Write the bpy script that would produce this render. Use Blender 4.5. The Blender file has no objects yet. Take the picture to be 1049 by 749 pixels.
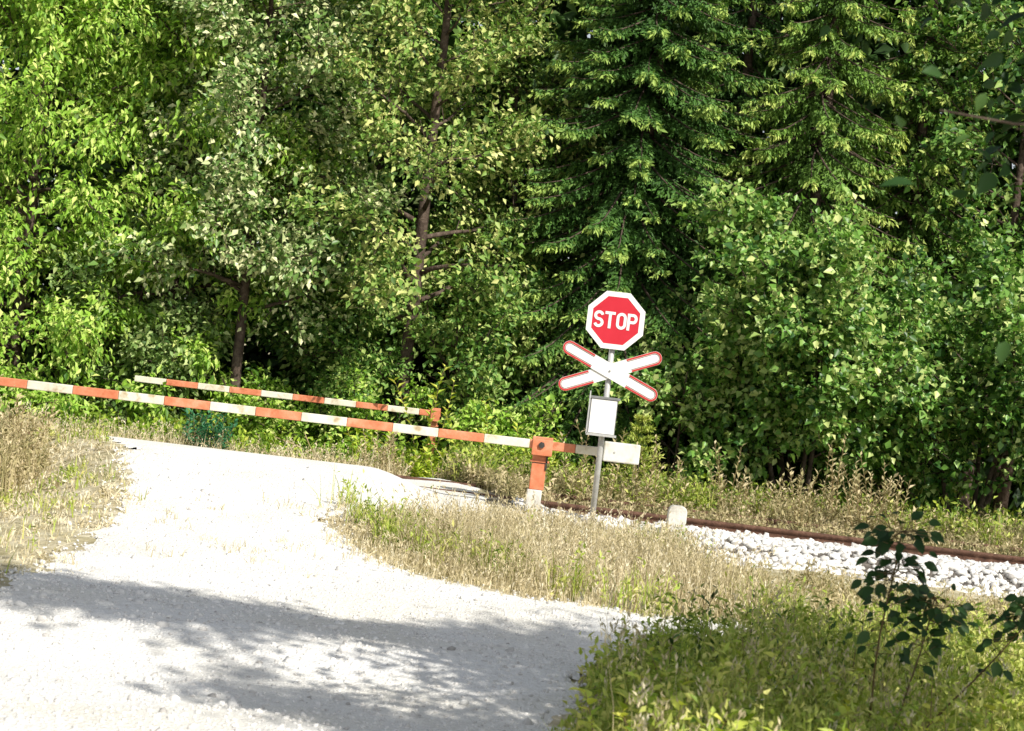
import bpy, math, random
import numpy as np
from mathutils import Vector, Matrix

random.seed(7)
R = np.random.default_rng(7)
SC = bpy.context.scene
COL = SC.collection
rad = math.radians

# ------------------------------------------------------------------ tagging helpers
def tag(o, label=None, cat=None, group=None, kind=None):
    if label: o['label'] = label
    if cat: o['category'] = cat
    if group: o['group'] = group
    if kind: o['kind'] = kind
    return o

def thing(name, label, cat, loc=(0, 0, 0), group=None, rotz=0):
    o = bpy.data.objects.new(name, None)
    o.empty_display_size = 0.2
    COL.objects.link(o)
    o.location = loc
    o.rotation_euler = (0, 0, rotz)
    return tag(o, label, cat, group)

def link(name, me, mats, parent=None, loc=None):
    o = bpy.data.objects.new(name, me)
    COL.objects.link(o)
    if not isinstance(mats, (list, tuple)): mats = [mats]
    if len(me.materials) == 0:
        for m in mats: me.materials.append(m)
    if parent is not None: o.parent = parent
    if loc is not None: o.location = loc
    return o

# ------------------------------------------------------------------ mesh helpers
def mesh_np(name, V, loops, totals, tint=None, matidx=None, smooth=False):
    me = bpy.data.meshes.new(name)
    V = np.ascontiguousarray(V, dtype=np.float32)
    loops = np.ascontiguousarray(loops, dtype=np.int32)
    totals = np.ascontiguousarray(totals, dtype=np.int32)
    me.vertices.add(len(V)); me.vertices.foreach_set('co', V.ravel())
    me.loops.add(len(loops)); me.loops.foreach_set('vertex_index', loops)
    me.polygons.add(len(totals))
    st = np.zeros(len(totals), np.int32); st[1:] = np.cumsum(totals)[:-1]
    me.polygons.foreach_set('loop_start', st)
    me.polygons.foreach_set('loop_total', totals)
    if matidx is not None:
        me.polygons.foreach_set('material_index', np.ascontiguousarray(matidx, dtype=np.int32))
    if smooth:
        me.polygons.foreach_set('use_smooth', np.ones(len(totals), dtype=bool))
    if tint is not None:
        a = me.attributes.new('tint', 'FLOAT', 'POINT')
        a.data.foreach_set('value', np.ascontiguousarray(tint, dtype=np.float32))
    me.update(calc_edges=True)
    me.validate()
    return me

def unit(a):
    a = np.asarray(a, float)
    return a / (np.linalg.norm(a, axis=-1, keepdims=True) + 1e-9)

def leaves_arrays(P, D, N, L, W, tint, fold=0.25):
    """one folded rhombic leaf per row"""
    n = len(P)
    D = unit(D); S = unit(np.cross(D, N)); N2 = np.cross(S, D)
    L = np.broadcast_to(L, (n,))[:, None]; W = np.broadcast_to(W, (n,))[:, None]
    b = P
    mid = P + D * L * 0.42
    l = mid + S * W * 0.5 + N2 * W * fold
    r = mid - S * W * 0.5 + N2 * W * fold
    t = P + D * L - N2 * L * 0.12
    V = np.stack([b, l, t, r], 1).reshape(-1, 3)
    i = np.arange(n)[:, None] * 4
    F = np.concatenate([i + 0, i + 2, i + 1, i + 0, i + 3, i + 2], 1).ravel()
    return V, F, np.full(2 * n, 3), np.repeat(tint, 4)

def leaf_mesh(name, P, D, N, L, W, tint, fold=0.25):
    V, F, T, t = leaves_arrays(P, D, N, L, W, tint, fold)
    return mesh_np(name, V, F, T, t)

def ovate_mesh(name, P, D, N, L, wr, tint):
    """rounded pointed leaves with a folded midrib, for plants near the camera"""
    n = len(P); D = unit(D); S = unit(np.cross(D, N)); N2 = np.cross(S, D)
    L = np.broadcast_to(L, (n,))[:, None]
    mid = [P + D * L * f - N2 * 0.2 * L * f * f for f in (0, 0.22, 0.5, 0.76, 1.0)]
    wd = np.array([0.40, 0.5, 0.30]) * wr
    ed = [[mid[k + 1] + S * sg * wd[k] * L + N2 * wd[k] * L * 0.35 for k in range(3)] for sg in (1, -1)]
    V = np.stack(mid + ed[0] + ed[1], 1).reshape(-1, 3)
    f = [[5, 1, 0], [5, 6, 2, 1], [6, 7, 3, 2], [7, 4, 3], [0, 1, 8], [1, 2, 9, 8], [2, 3, 10, 9], [3, 4, 10]]
    loc = np.array(sum(f, [])); F = (loc[None] + (np.arange(n) * 11)[:, None]).ravel()
    return mesh_np(name, V, F, np.tile([len(q) for q in f], n), np.repeat(tint, 11), smooth=True)

def merge(parts):
    Vs, Fs, Ts, ts = [], [], [], []
    off = 0
    for V, F, T, t in parts:
        Vs.append(V); Fs.append(F + off); Ts.append(T); ts.append(t); off += len(V)
    return np.concatenate(Vs), np.concatenate(Fs), np.concatenate(Ts), np.concatenate(ts)

def tubes_arrays(lines, sides=6):
    """lines: list of (points (k,3), radii (k,), tint)"""
    parts = []
    for pts, rs, tn in lines:
        pts = np.asarray(pts, float); rs = np.asarray(rs, float)
        k = len(pts)
        d = np.gradient(pts, axis=0); d = unit(d)
        ref = np.array([0.31, 0.17, 0.93]) if abs(d[0][2]) < 0.8 else np.array([0.9, 0.3, 0.1])
        u = unit(np.cross(d, ref)); v = np.cross(d, u)
        a = np.linspace(0, 2 * np.pi, sides, endpoint=False)
        ring = pts[:, None] + rs[:, None, None] * (u[:, None] * np.cos(a)[None, :, None] + v[:, None] * np.sin(a)[None, :, None])
        V = ring.reshape(-1, 3)
        i = np.arange(k - 1)[:, None] * sides; j = np.arange(sides)[None]
        jn = (j + 1) % sides
        F = np.stack([i + j, i + jn, i + sides + jn, i + sides + j], -1).reshape(-1)
        T = np.full((k - 1) * sides, 4)
        # end caps
        F = np.concatenate([F, np.arange(sides)[::-1], (k - 1) * sides + np.arange(sides)])
        T = np.concatenate([T, [sides, sides]])
        parts.append((V, F, T, np.full(len(V), tn)))
    return merge(parts)

def tube_mesh(name, lines, sides=6):
    V, F, T, t = tubes_arrays(lines, sides)
    return mesh_np(name, V, F, T, t, smooth=True)

class MB:
    """collects boxes / prisms with material index into one mesh"""
    def __init__(s): s.v = []; s.f = []; s.m = []
    def box(s, x0, x1, y0, y1, z0, z1, m=0, bev=0.0):
        if bev <= 0:
            o = len(s.v)
            s.v += [(x0, y0, z0), (x1, y0, z0), (x1, y1, z0), (x0, y1, z0), (x0, y0, z1), (x1, y0, z1), (x1, y1, z1), (x0, y1, z1)]
            for q in ((0, 3, 2, 1), (4, 5, 6, 7), (0, 1, 5, 4), (1, 2, 6, 5), (2, 3, 7, 6), (3, 0, 4, 7)):
                s.f.append(tuple(o + i for i in q)); s.m.append(m)
        else:
            import bmesh
            bm = bmesh.new()
            bmesh.ops.create_cube(bm, size=1)
            for v in bm.verts:
                v.co = Vector(((x0 + x1) / 2 + v.co.x * (x1 - x0), (y0 + y1) / 2 + v.co.y * (y1 - y0), (z0 + z1) / 2 + v.co.z * (z1 - z0)))
            bmesh.ops.bevel(bm, geom=bm.edges[:], offset=bev, segments=2, affect='EDGES', profile=0.5)
            o = len(s.v)
            bm.verts.index_update()
            s.v += [tuple(v.co) for v in bm.verts]
            for f in bm.faces:
                s.f.append(tuple(o + v.index for v in f.verts)); s.m.append(m)
            bm.free()
    def prism(s, poly, y0, y1, m=0, holes=None):
        """poly of (x,z) in the XZ plane, facing -Y at y0"""
        o = len(s.v); n = len(poly)
        s.v += [(p[0], y0, p[1]) for p in poly] + [(p[0], y1, p[1]) for p in poly]
        s.f.append(tuple(o + i for i in range(n))); s.m.append(m)
        s.f.append(tuple(o + n + i for i in range(n))[::-1]); s.m.append(m)
        for i in range(n):
            j = (i + 1) % n
            s.f.append((o + i, o + n + i, o + n + j, o + j)); s.m.append(m)
    def ring(s, outer, inner, y0, y1, m=0, skip=None):
        """flat band between two loops of equal length"""
        n = len(outer); o = len(s.v)
        s.v += [(p[0], y0, p[1]) for p in outer] + [(p[0], y0, p[1]) for p in inner]
        s.v += [(p[0], y1, p[1]) for p in outer] + [(p[0], y1, p[1]) for p in inner]
        for i in range(n):
            if skip and skip(i): continue
            j = (i + 1) % n
            s.f.append((o + i, o + j, o + n + j, o + n + i)); s.m.append(m)
            s.f.append((o + i, o + 2 * n + i, o + 2 * n + j, o + j)); s.m.append(m)
            s.f.append((o + n + i, o + n + j, o + 3 * n + j, o + 3 * n + i)); s.m.append(m)
    def cyl(s, c, axis, r, h, m=0, n=16):
        c = Vector(c); ax = Vector(axis).normalized()
        u = ax.orthogonal().normalized(); v = ax.cross(u)
        o = len(s.v)
        for k in (0, 1):
            for i in range(n):
                a = 2 * math.pi * i / n
                s.v.append(tuple(c + ax * h * k + (u * math.cos(a) + v * math.sin(a)) * r))
        for i in range(n):
            j = (i + 1) % n
            s.f.append((o + i, o + j, o + n + j, o + n + i)); s.m.append(m)
        s.f.append(tuple(o + i for i in range(n))[::-1]); s.m.append(m)
        s.f.append(tuple(o + n + i for i in range(n))); s.m.append(m)
    def mesh(s, name):
        me = bpy.data.meshes.new(name)
        me.from_pydata(s.v, [], s.f)
        me.polygons.foreach_set('material_index', s.m)
        me.update()
        import bmesh
        bm = bmesh.new(); bm.from_mesh(me)
        bmesh.ops.delete(bm, geom=[v for v in bm.verts if not v.link_faces], context='VERTS')
        bmesh.ops.recalc_face_normals(bm, faces=bm.faces[:])
        bm.to_mesh(me); bm.free()
        return me
    def build(s, name, mats, parent=None, loc=None):
        return link(name, s.mesh(name), mats, parent, loc)

# ------------------------------------------------------------------ materials
def new_mat(name):
    m = bpy.data.materials.new(name); m.use_nodes = True
    nt = m.node_tree; nt.nodes.clear()
    out = nt.nodes.new('ShaderNodeOutputMaterial')
    return m, nt, out

def nd(nt, t, **kw):
    n = nt.nodes.new(t)
    for k, v in kw.items(): setattr(n, k, v)
    return n

def ramp(nt, stops):
    n = nt.nodes.new('ShaderNodeValToRGB')
    e = n.color_ramp.elements
    while len(e) < len(stops): e.new(0.5)
    for el, (p, c) in zip(e, stops):
        el.position = p; el.color = (*c, 1)
    return n

def leaf_mat(name, dark, mid, light, transl=0.35, rough=0.5, spec=0.35, nscale=1.2, namp=0.35):
    m, nt, out = new_mat(name)
    at = nd(nt, 'ShaderNodeAttribute', attribute_name='tint')
    tc = nd(nt, 'ShaderNodeTexCoord')
    no = nd(nt, 'ShaderNodeTexNoise'); no.inputs['Scale'].default_value = nscale; no.inputs['Detail'].default_value = 2
    nt.links.new(tc.outputs['Object'], no.inputs['Vector'])
    ma = nd(nt, 'ShaderNodeMath', operation='MULTIPLY_ADD')
    nt.links.new(no.outputs['Fac'], ma.inputs[0]); ma.inputs[1].default_value = namp * 2; ma.inputs[2].default_value = -namp
    ad = nd(nt, 'ShaderNodeMath', operation='ADD', use_clamp=True)
    nt.links.new(at.outputs['Fac'], ad.inputs[0]); nt.links.new(ma.outputs[0], ad.inputs[1])
    cr = ramp(nt, [(0.0, dark), (0.5, mid), (1.0, light)])
    nt.links.new(ad.outputs[0], cr.inputs[0])
    p = nd(nt, 'ShaderNodeBsdfPrincipled')
    p.inputs['Roughness'].default_value = rough
    p.inputs['Specular IOR Level'].default_value = spec
    nt.links.new(cr.outputs[0], p.inputs['Base Color'])
    tr = nd(nt, 'ShaderNodeBsdfTranslucent')
    hs = nd(nt, 'ShaderNodeHueSaturation'); hs.inputs['Value'].default_value = 1.45; hs.inputs['Saturation'].default_value = 1.1
    nt.links.new(cr.outputs[0], hs.inputs['Color']); nt.links.new(hs.outputs[0], tr.inputs['Color'])
    mx = nd(nt, 'ShaderNodeMixShader'); mx.inputs[0].default_value = transl * 0.6
    nt.links.new(p.outputs[0], mx.inputs[1]); nt.links.new(tr.outputs[0], mx.inputs[2])
    nt.links.new(mx.outputs[0], out.inputs[0])
    return m

def surf_mat(name, stops, scale=6.0, detail=6, rough=0.8, bump=0.3, bscale=None, bdist=0.02, spec=0.3, voronoi=False, tint=False, metallic=0.0, stops2=None, scale2=1.0):
    m, nt, out = new_mat(name)
    tc = nd(nt, 'ShaderNodeTexCoord')
    no = nd(nt, 'ShaderNodeTexNoise'); no.inputs['Scale'].default_value = scale; no.inputs['Detail'].default_value = detail
    no.inputs['Roughness'].default_value = 0.65
    nt.links.new(tc.outputs['Object'], no.inputs['Vector'])
    fac = no.outputs['Fac']
    if tint:
        at = nd(nt, 'ShaderNodeAttribute', attribute_name='tint')
        a = nd(nt, 'ShaderNodeMath', operation='MULTIPLY_ADD'); a.inputs[1].default_value = 0.4
        nt.links.new(fac, a.inputs[0])
        b = nd(nt, 'ShaderNodeMath', operation='MULTIPLY_ADD'); b.inputs[1].default_value = 0.7; b.inputs[2].default_value = -0.05
        nt.links.new(at.outputs['Fac'], b.inputs[0]); nt.links.new(b.outputs[0], a.inputs[2])
        fac = a.outputs[0]
    cr = ramp(nt, stops); nt.links.new(fac, cr.inputs[0])
    col = cr.outputs[0]
    if stops2:
        n2 = nd(nt, 'ShaderNodeTexNoise'); n2.inputs['Scale'].default_value = scale2; n2.inputs['Detail'].default_value = 5
        nt.links.new(tc.outputs['Object'], n2.inputs['Vector'])
        c2 = ramp(nt, stops2); nt.links.new(n2.outputs['Fac'], c2.inputs[0])
        mx = nd(nt, 'ShaderNodeMix', data_type='RGBA', blend_type='MULTIPLY'); mx.inputs[0].default_value = 1
        nt.links.new(col, mx.inputs[6]); nt.links.new(c2.outputs[0], mx.inputs[7])
        col = mx.outputs[2]
    p = nd(nt, 'ShaderNodeBsdfPrincipled')
    p.inputs['Roughness'].default_value = rough
    p.inputs['Metallic'].default_value = metallic
    p.inputs['Specular IOR Level'].default_value = spec
    nt.links.new(col, p.inputs['Base Color'])
    if bump > 0:
        if voronoi:
            h = nd(nt, 'ShaderNodeTexVoronoi'); h.inputs['Scale'].default_value = bscale or scale * 4
            hs = h.outputs['Distance']
        else:
            h = nd(nt, 'ShaderNodeTexNoise'); h.inputs['Scale'].default_value = bscale or scale * 4; h.inputs['Detail'].default_value = 4
            hs = h.outputs['Fac']
        nt.links.new(tc.outputs['Object'], h.inputs['Vector'])
        b = nd(nt, 'ShaderNodeBump'); b.inputs['Strength'].default_value = bump; b.inputs['Distance'].default_value = bdist
        nt.links.new(hs, b.inputs['Height']); nt.links.new(b.outputs[0], p.inputs['Normal'])
    nt.links.new(p.outputs[0], out.inputs[0])
    return m

M = {}
M['bright_leaf'] = leaf_mat('bright_leaf', (0.06, 0.16, 0.015), (0.33, 0.56, 0.065), (0.74, 0.82, 0.26), transl=0.4)
M['mid_leaf'] = leaf_mat('mid_leaf', (0.022, 0.08, 0.015), (0.16, 0.32, 0.055), (0.54, 0.64, 0.2))
M['blue_leaf'] = leaf_mat('blue_leaf', (0.06, 0.13, 0.03), (0.28, 0.42, 0.12), (0.56, 0.64, 0.28))
M['pale_leaf'] = leaf_mat('pale_leaf', (0.03, 0.09, 0.02), (0.19, 0.34, 0.075), (0.8, 0.8, 0.46), transl=0.25, spec=0.5, rough=0.4)
M['olive_leaf'] = leaf_mat('olive_leaf', (0.03, 0.08, 0.015), (0.19, 0.34, 0.055), (0.74, 0.74, 0.29), transl=0.3)
M['hazel_leaf'] = leaf_mat('hazel_leaf', (0.03, 0.1, 0.018), (0.19, 0.38, 0.065), (0.66, 0.73, 0.28), spec=0.45, rough=0.4)
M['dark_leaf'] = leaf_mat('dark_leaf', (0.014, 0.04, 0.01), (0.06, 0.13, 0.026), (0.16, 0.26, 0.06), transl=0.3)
M['spruce_dark'] = leaf_mat('spruce_dark', (0.016, 0.055, 0.014), (0.09, 0.21, 0.036), (0.44, 0.58, 0.13), transl=0.15, rough=0.6, namp=0.2)
M['spruce_light'] = leaf_mat('spruce_light', (0.025, 0.08, 0.015), (0.19, 0.34, 0.052), (0.6, 0.67, 0.18), transl=0.2, rough=0.6, namp=0.2)
M['weed_leaf'] = leaf_mat('weed_leaf', (0.09, 0.19, 0.018), (0.4, 0.55, 0.055), (0.78, 0.78, 0.16), transl=0.4, nscale=2)
M['nettle_leaf'] = leaf_mat('nettle_leaf', (0.014, 0.072, 0.03), (0.045, 0.195, 0.083), (0.12, 0.33, 0.15), transl=0.3)
M['shade_leaf'] = leaf_mat('shade_leaf', (0.012, 0.04, 0.01), (0.03, 0.08, 0.016), (0.07, 0.14, 0.03), transl=0.25, spec=0.3)  # leaf colour darkened to imitate the shade these plants stand in
M['dry_grass'] = leaf_mat('dry_grass', (0.32, 0.28, 0.13), (0.72, 0.62, 0.4), (0.86, 0.8, 0.62), transl=0.3, rough=0.7, nscale=0.9, namp=0.3, spec=0.15)
M['green_grass'] = leaf_mat('green_grass', (0.09, 0.17, 0.02), (0.4, 0.5, 0.08), (0.76, 0.72, 0.26), transl=0.35, nscale=1.4)
M['dry_weed'] = leaf_mat('dry_weed', (0.14, 0.15, 0.05), (0.46, 0.4, 0.2), (0.74, 0.62, 0.4), transl=0.3, nscale=1.0, namp=0.4)
M['stalk'] = leaf_mat('stalk', (0.12, 0.08, 0.03), (0.28, 0.20, 0.09), (0.42, 0.34, 0.18), transl=0.0, nscale=3)
M['bark'] = surf_mat('bark', [(0.3, (0.045, 0.032, 0.025)), (0.55, (0.12, 0.088, 0.07)), (0.75, (0.22, 0.17, 0.14))], scale=9, bump=0.8, bscale=22, bdist=0.03, rough=0.9, spec=0.1)
M['bark_light'] = surf_mat('bark_light', [(0.3, (0.10, 0.075, 0.055)), (0.55, (0.24, 0.18, 0.14)), (0.75, (0.36, 0.30, 0.25))], scale=9, bump=0.8, bscale=22, bdist=0.03, rough=0.9, spec=0.1)
M['soil'] = surf_mat('soil', [(0.3, (0.26, 0.22, 0.12)), (0.5, (0.52, 0.46, 0.32)), (0.7, (0.74, 0.69, 0.56))], scale=5, bump=0.7, bscale=14, bdist=0.05, rough=0.95, spec=0.1, stops2=[(0.35, (0.75, 0.76, 0.62)), (0.6, (1, 1, 1))], scale2=1.6)
M['gravel'] = surf_mat('gravel', [(0.25, (0.68, 0.66, 0.63)), (0.5, (0.88, 0.87, 0.845)), (0.75, (0.92, 0.91, 0.895))], scale=26, detail=8, bump=0.55, bscale=55, bdist=0.02, rough=0.95, spec=0.1, voronoi=True, stops2=[(0.36, (0.95, 0.93, 0.88)), (0.55, (1, 1, 1))], scale2=0.9)
M['stone'] = surf_mat('stone', [(0.15, (0.42, 0.40, 0.38)), (0.5, (0.76, 0.74, 0.71)), (0.85, (0.88, 0.87, 0.84))], scale=18, bump=0.4, bscale=40, bdist=0.01, rough=0.9, spec=0.15, tint=True)
M['ballast_bed'] = surf_mat('ballast_bed', [(0.3, (0.07, 0.06, 0.05)), (0.55, (0.17, 0.15, 0.13)), (0.75, (0.3, 0.28, 0.26))], scale=16, bump=0.9, bscale=20, bdist=0.05, rough=0.95, voronoi=True)  # bed coloured dark to imitate shaded gaps between the pale stones
M['rust'] = surf_mat('rust', [(0.3, (0.055, 0.028, 0.018)), (0.55, (0.14, 0.07, 0.045)), (0.75, (0.24, 0.14, 0.095))], scale=14, bump=0.3, rough=0.75, spec=0.3)
M['white_paint'] = surf_mat('white_paint', [(0.3, (0.66, 0.65, 0.60)), (0.5, (0.80, 0.79, 0.75)), (0.7, (0.84, 0.83, 0.80))], scale=5, bump=0.08, rough=0.5, stops2=[(0.3, (0.8, 0.76, 0.66)), (0.45, (1, 1, 1))], scale2=7)
M['cream_paint'] = surf_mat('cream_paint', [(0.3, (0.62, 0.56, 0.42)), (0.5, (0.78, 0.73, 0.60)), (0.7, (0.84, 0.80, 0.70))], scale=6, bump=0.15, rough=0.6, stops2=[(0.28, (0.65, 0.55, 0.42)), (0.42, (1, 1, 1))], scale2=9)
M['orange_paint'] = surf_mat('orange_paint', [(0.3, (0.60, 0.17, 0.08)), (0.5, (0.70, 0.25, 0.13)), (0.72, (0.77, 0.38, 0.24))], scale=6, bump=0.15, rough=0.6, stops2=[(0.28, (0.7, 0.6, 0.5)), (0.42, (1, 1, 1))], scale2=9)
M['red_sign'] = surf_mat('red_sign', [(0.3, (0.55, 0.013, 0.030)), (0.7, (0.62, 0.024, 0.045))], scale=3, bump=0.0, rough=0.4, spec=0.45)
M['red_edge'] = surf_mat('red_edge', [(0.3, (0.50, 0.03, 0.03)), (0.7, (0.60, 0.06, 0.05))], scale=8, bump=0.0, rough=0.5)
M['sign_white'] = surf_mat('sign_white', [(0.3, (0.84, 0.83, 0.81)), (0.7, (0.90, 0.89, 0.88))], scale=4, bump=0.0, rough=0.45)
M['galv'] = surf_mat('galv', [(0.3, (0.42, 0.42, 0.42)), (0.6, (0.58, 0.58, 0.57)), (0.8, (0.66, 0.66, 0.66))], scale=12, bump=0.08, rough=0.5, metallic=0.15)
M['grey_metal'] = surf_mat('grey_metal', [(0.3, (0.16, 0.165, 0.17)), (0.7, (0.27, 0.275, 0.28))], scale=10, bump=0.08, rough=0.55)
M['dark_metal'] = surf_mat('dark_metal', [(0.3, (0.03, 0.028, 0.025)), (0.7, (0.08, 0.075, 0.07))], scale=10, bump=0.1, rough=0.6)
M['concrete'] = surf_mat('concrete', [(0.3, (0.52, 0.50, 0.46)), (0.55, (0.70, 0.68, 0.63)), (0.75, (0.78, 0.76, 0.72))], scale=9, bump=0.3, bscale=30, rough=0.9, stops2=[(0.3, (0.7, 0.66, 0.55)), (0.5, (1, 1, 1))], scale2=4)

# ------------------------------------------------------------------ terrain
ROAD = np.array([(-2.6, -12), (-2.6, 6), (-2.75, 10), (-2.95, 12.5), (-3.0, 14.5), (-3.2, 17), (-3.75, 19.3), (-5.1, 22.4), (-5.6, 24.2),
                 (-5.7, 26.0), (-1.5, 26.0), (-0.9, 24.3), (-0.3, 22.6), (0.0, 20.9), (-0.05, 19.6), (-0.3, 18.6), (-0.95, 17.5), (-1.3, 16.6), (-1.05, 15.6), (-0.62, 14.7),
                 (0.0, 14.2), (0.6, 14.05), (1.3, 14.1), (2.1, 14.0), (2.5, 13.6), (2.2, 12.9), (1.6, 12.4),
                 (0.95, 11.6), (0.62, 10.4), (0.42, 8.8), (0.62, 6.0), (1.6, 2.0), (2.6, -2), (2.6, -12)])

def sdf(x, y, poly=ROAD):
    """signed distance, negative inside"""
    x = np.asarray(x, float); y = np.asarray(y, float)
    d = np.full(x.shape, 1e9); ins = np.zeros(x.shape, bool)
    n = len(poly)
    for i in range(n):
        ax, ay = poly[i]; bx, by = poly[(i + 1) % n]
        ex, ey = bx - ax, by - ay
        t = np.clip(((x - ax) * ex + (y - ay) * ey) / (ex * ex + ey * ey), 0, 1)
        d = np.minimum(d, np.hypot(x - ax - t * ex, y - ay - t * ey))
        c = ((ay > y) != (by > y))
        with np.errstate(divide='ignore', invalid='ignore'):
            c &= x < (bx - ax) * (y - ay) / (by - ay if by != ay else 1e-9) + ax
        ins ^= c
    return np.where(ins, -d, d)

def sm(a, b, t):
    t = np.clip((np.asarray(t, float) - a) / (b - a), 0, 1)
    return t * t * (3 - 2 * t)

def wob(x, y, s=1.0, k=0):
    return (np.sin(x * 1.7 * s + 1.3 + k) * np.cos(y * 1.3 * s - 0.7 + k) + 0.6 * np.sin(x * 3.9 * s + y * 2.7 * s + 2.1 * k)
            + 0.35 * np.sin(x * 8.3 * s - y * 6.1 * s + k)) / 1.95

NEAR_Z = -0.27
def road_z(x, y):
    hw = 1 - sm(-1.4, -0.5, x)
    z0 = NEAR_Z + (-0.06 - NEAR_Z) * sm(13.0, 20.6, y)
    z1 = NEAR_Z + (0.16 - NEAR_Z) * sm(13.5, 20.45, y) - 0.20 * sm(20.45, 21.6, y)
    z = z0 * (1 - hw) + z1 * hw - 0.06 * hw * sm(21.6, 23.4, y)
    z = z - 0.32 * sm(23.4, 26.2, y)
    z = z + 0.025 * wob(x, y, 0.7) * (1 - sm(16, 19, y)) + 0.05 * np.sin(y * 1.9 + 0.5 * x) * (1 - sm(11, 14, y))
    return z

def ground_z(x, y):
    x = np.asarray(x, float); y = np.asarray(y, float)
    zr = road_z(x, y)
    zs = NEAR_Z - 0.08 + 0 * x
    emb = sm(19.9, 20.9, y) * (1 - sm(23.7, 25.0, y))
    zs = zs + (-0.25 - zs) * emb
    zs = zs - 0.15 * sm(24.5, 27, y)
    zs = zs + 0.05 * wob(x, y, 0.6, 2)
    w = sm(0.0, 1.3, sdf(x, y))
    far = sm(40, 90, np.hypot(x, y))
    return (zr * (1 - w) + zs * w) * (1 - far) - 0.6 * far

def grid_mesh(name, xs, ys, zf, keep=None, dz=0.0):
    X, Y = np.meshgrid(xs, ys)
    Z = zf(X, Y) + dz
    V = np.stack([X, Y, Z], -1).reshape(-1, 3)
    nx, ny = len(xs), len(ys)
    i, j = np.meshgrid(np.arange(nx - 1), np.arange(ny - 1))
    a = (j * nx + i).ravel()
    F = np.stack([a, a + 1, a + nx + 1, a + nx], -1)
    if keep is not None:
        cx = (xs[i] + xs[i + 1]).ravel() / 2; cy = (ys[j] + ys[j + 1]).ravel() / 2
        F = F[keep(cx, cy)]
        used = np.unique(F); mp = np.zeros(len(V), int); mp[used] = np.arange(len(used))
        V = V[used]; F = mp[F]
    return mesh_np(name, V, F.ravel(), np.full(len(F), 4), smooth=True)

xs = np.concatenate([[-900, -400, -150, -70, -40], np.arange(-24, 24.01, 0.2), [40, 70, 150, 400, 900]])
ys = np.concatenate([[-900, -400, -150, -70, -30], np.arange(-14, 40.01, 0.2), [55, 80, 150, 400, 900]])
def soil_z(x, y): return ground_z(x, y) - 0.10 * sm(0.05, -0.3, sdf(x, y)) if False else ground_z(x, y) - 0.10 * (1 - sm(-0.45, -0.12, sdf(x, y)))
g = link('ground', grid_mesh('ground', xs, ys, soil_z), M['soil']); tag(g, kind='structure')

rx = np.arange(-6.4, 12.3, 0.06); ry = np.arange(-12, 26.3, 0.06)
def road_f(x, y):
    return sdf(x, y) + 0.16 * wob(x, y, 1.6, 1) + 0.07 * np.sin(x * 13 + 3 * np.sin(y * 9)) * np.sin(y * 11 + x * 5)
def road_keep(x, y): return road_f(x, y) < 0.0
me_r = grid_mesh('gravel_road', rx, ry, ground_z, road_keep, 0.0)
co_ = np.empty(len(me_r.vertices) * 3, np.float32); me_r.vertices.foreach_get('co', co_); co_ = co_.reshape(-1, 3).astype(float)
X_, Y_ = co_[:, 0].copy(), co_[:, 1].copy()
for _ in range(3):       # pull the ragged rim onto its smooth outline
    f0 = road_f(X_, Y_); e = 0.01
    gx = (road_f(X_ + e, Y_) - f0) / e; gy = (road_f(X_, Y_ + e) - f0) / e
    st_ = np.where(f0 > -0.02, f0 / (gx * gx + gy * gy + 0.3), 0); st_ = np.clip(st_, -0.04, 0.04)
    X_ -= gx * st_; Y_ -= gy * st_
co_ = np.stack([X_, Y_, ground_z(X_, Y_) + 0.012 - 0.022 * sm(-0.10, 0.0, road_f(X_, Y_))], -1)
me_r.vertices.foreach_set('co', co_.astype(np.float32).ravel()); me_r.update()
road = link('gravel_road', me_r, M['gravel'])
tag(road, kind='structure')

# ballast beds either side of the crossing
def ballast_z(x, y):
    base = ground_z(x, y)
    prof = -0.45 + 0.29 * sm(19.95, 20.75, y) * (1 - sm(23.6, 24.5, y))
    prof = prof + 0.03 * wob(x, y, 2.2, 4)
    return np.maximum(prof, base + 0.01 - 0.03 * (np.abs(y - 22.2) > 1.9))
for x0, x1 in ((-0.1, 26.0), (-26.0, -6.3)):
    b = link('track_ballast', grid_mesh('track_ballast', np.arange(x0, x1, 0.12), np.arange(19.8, 24.6, 0.08), ballast_z), M['ballast_bed'])
    tag(b, kind='structure')

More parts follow.
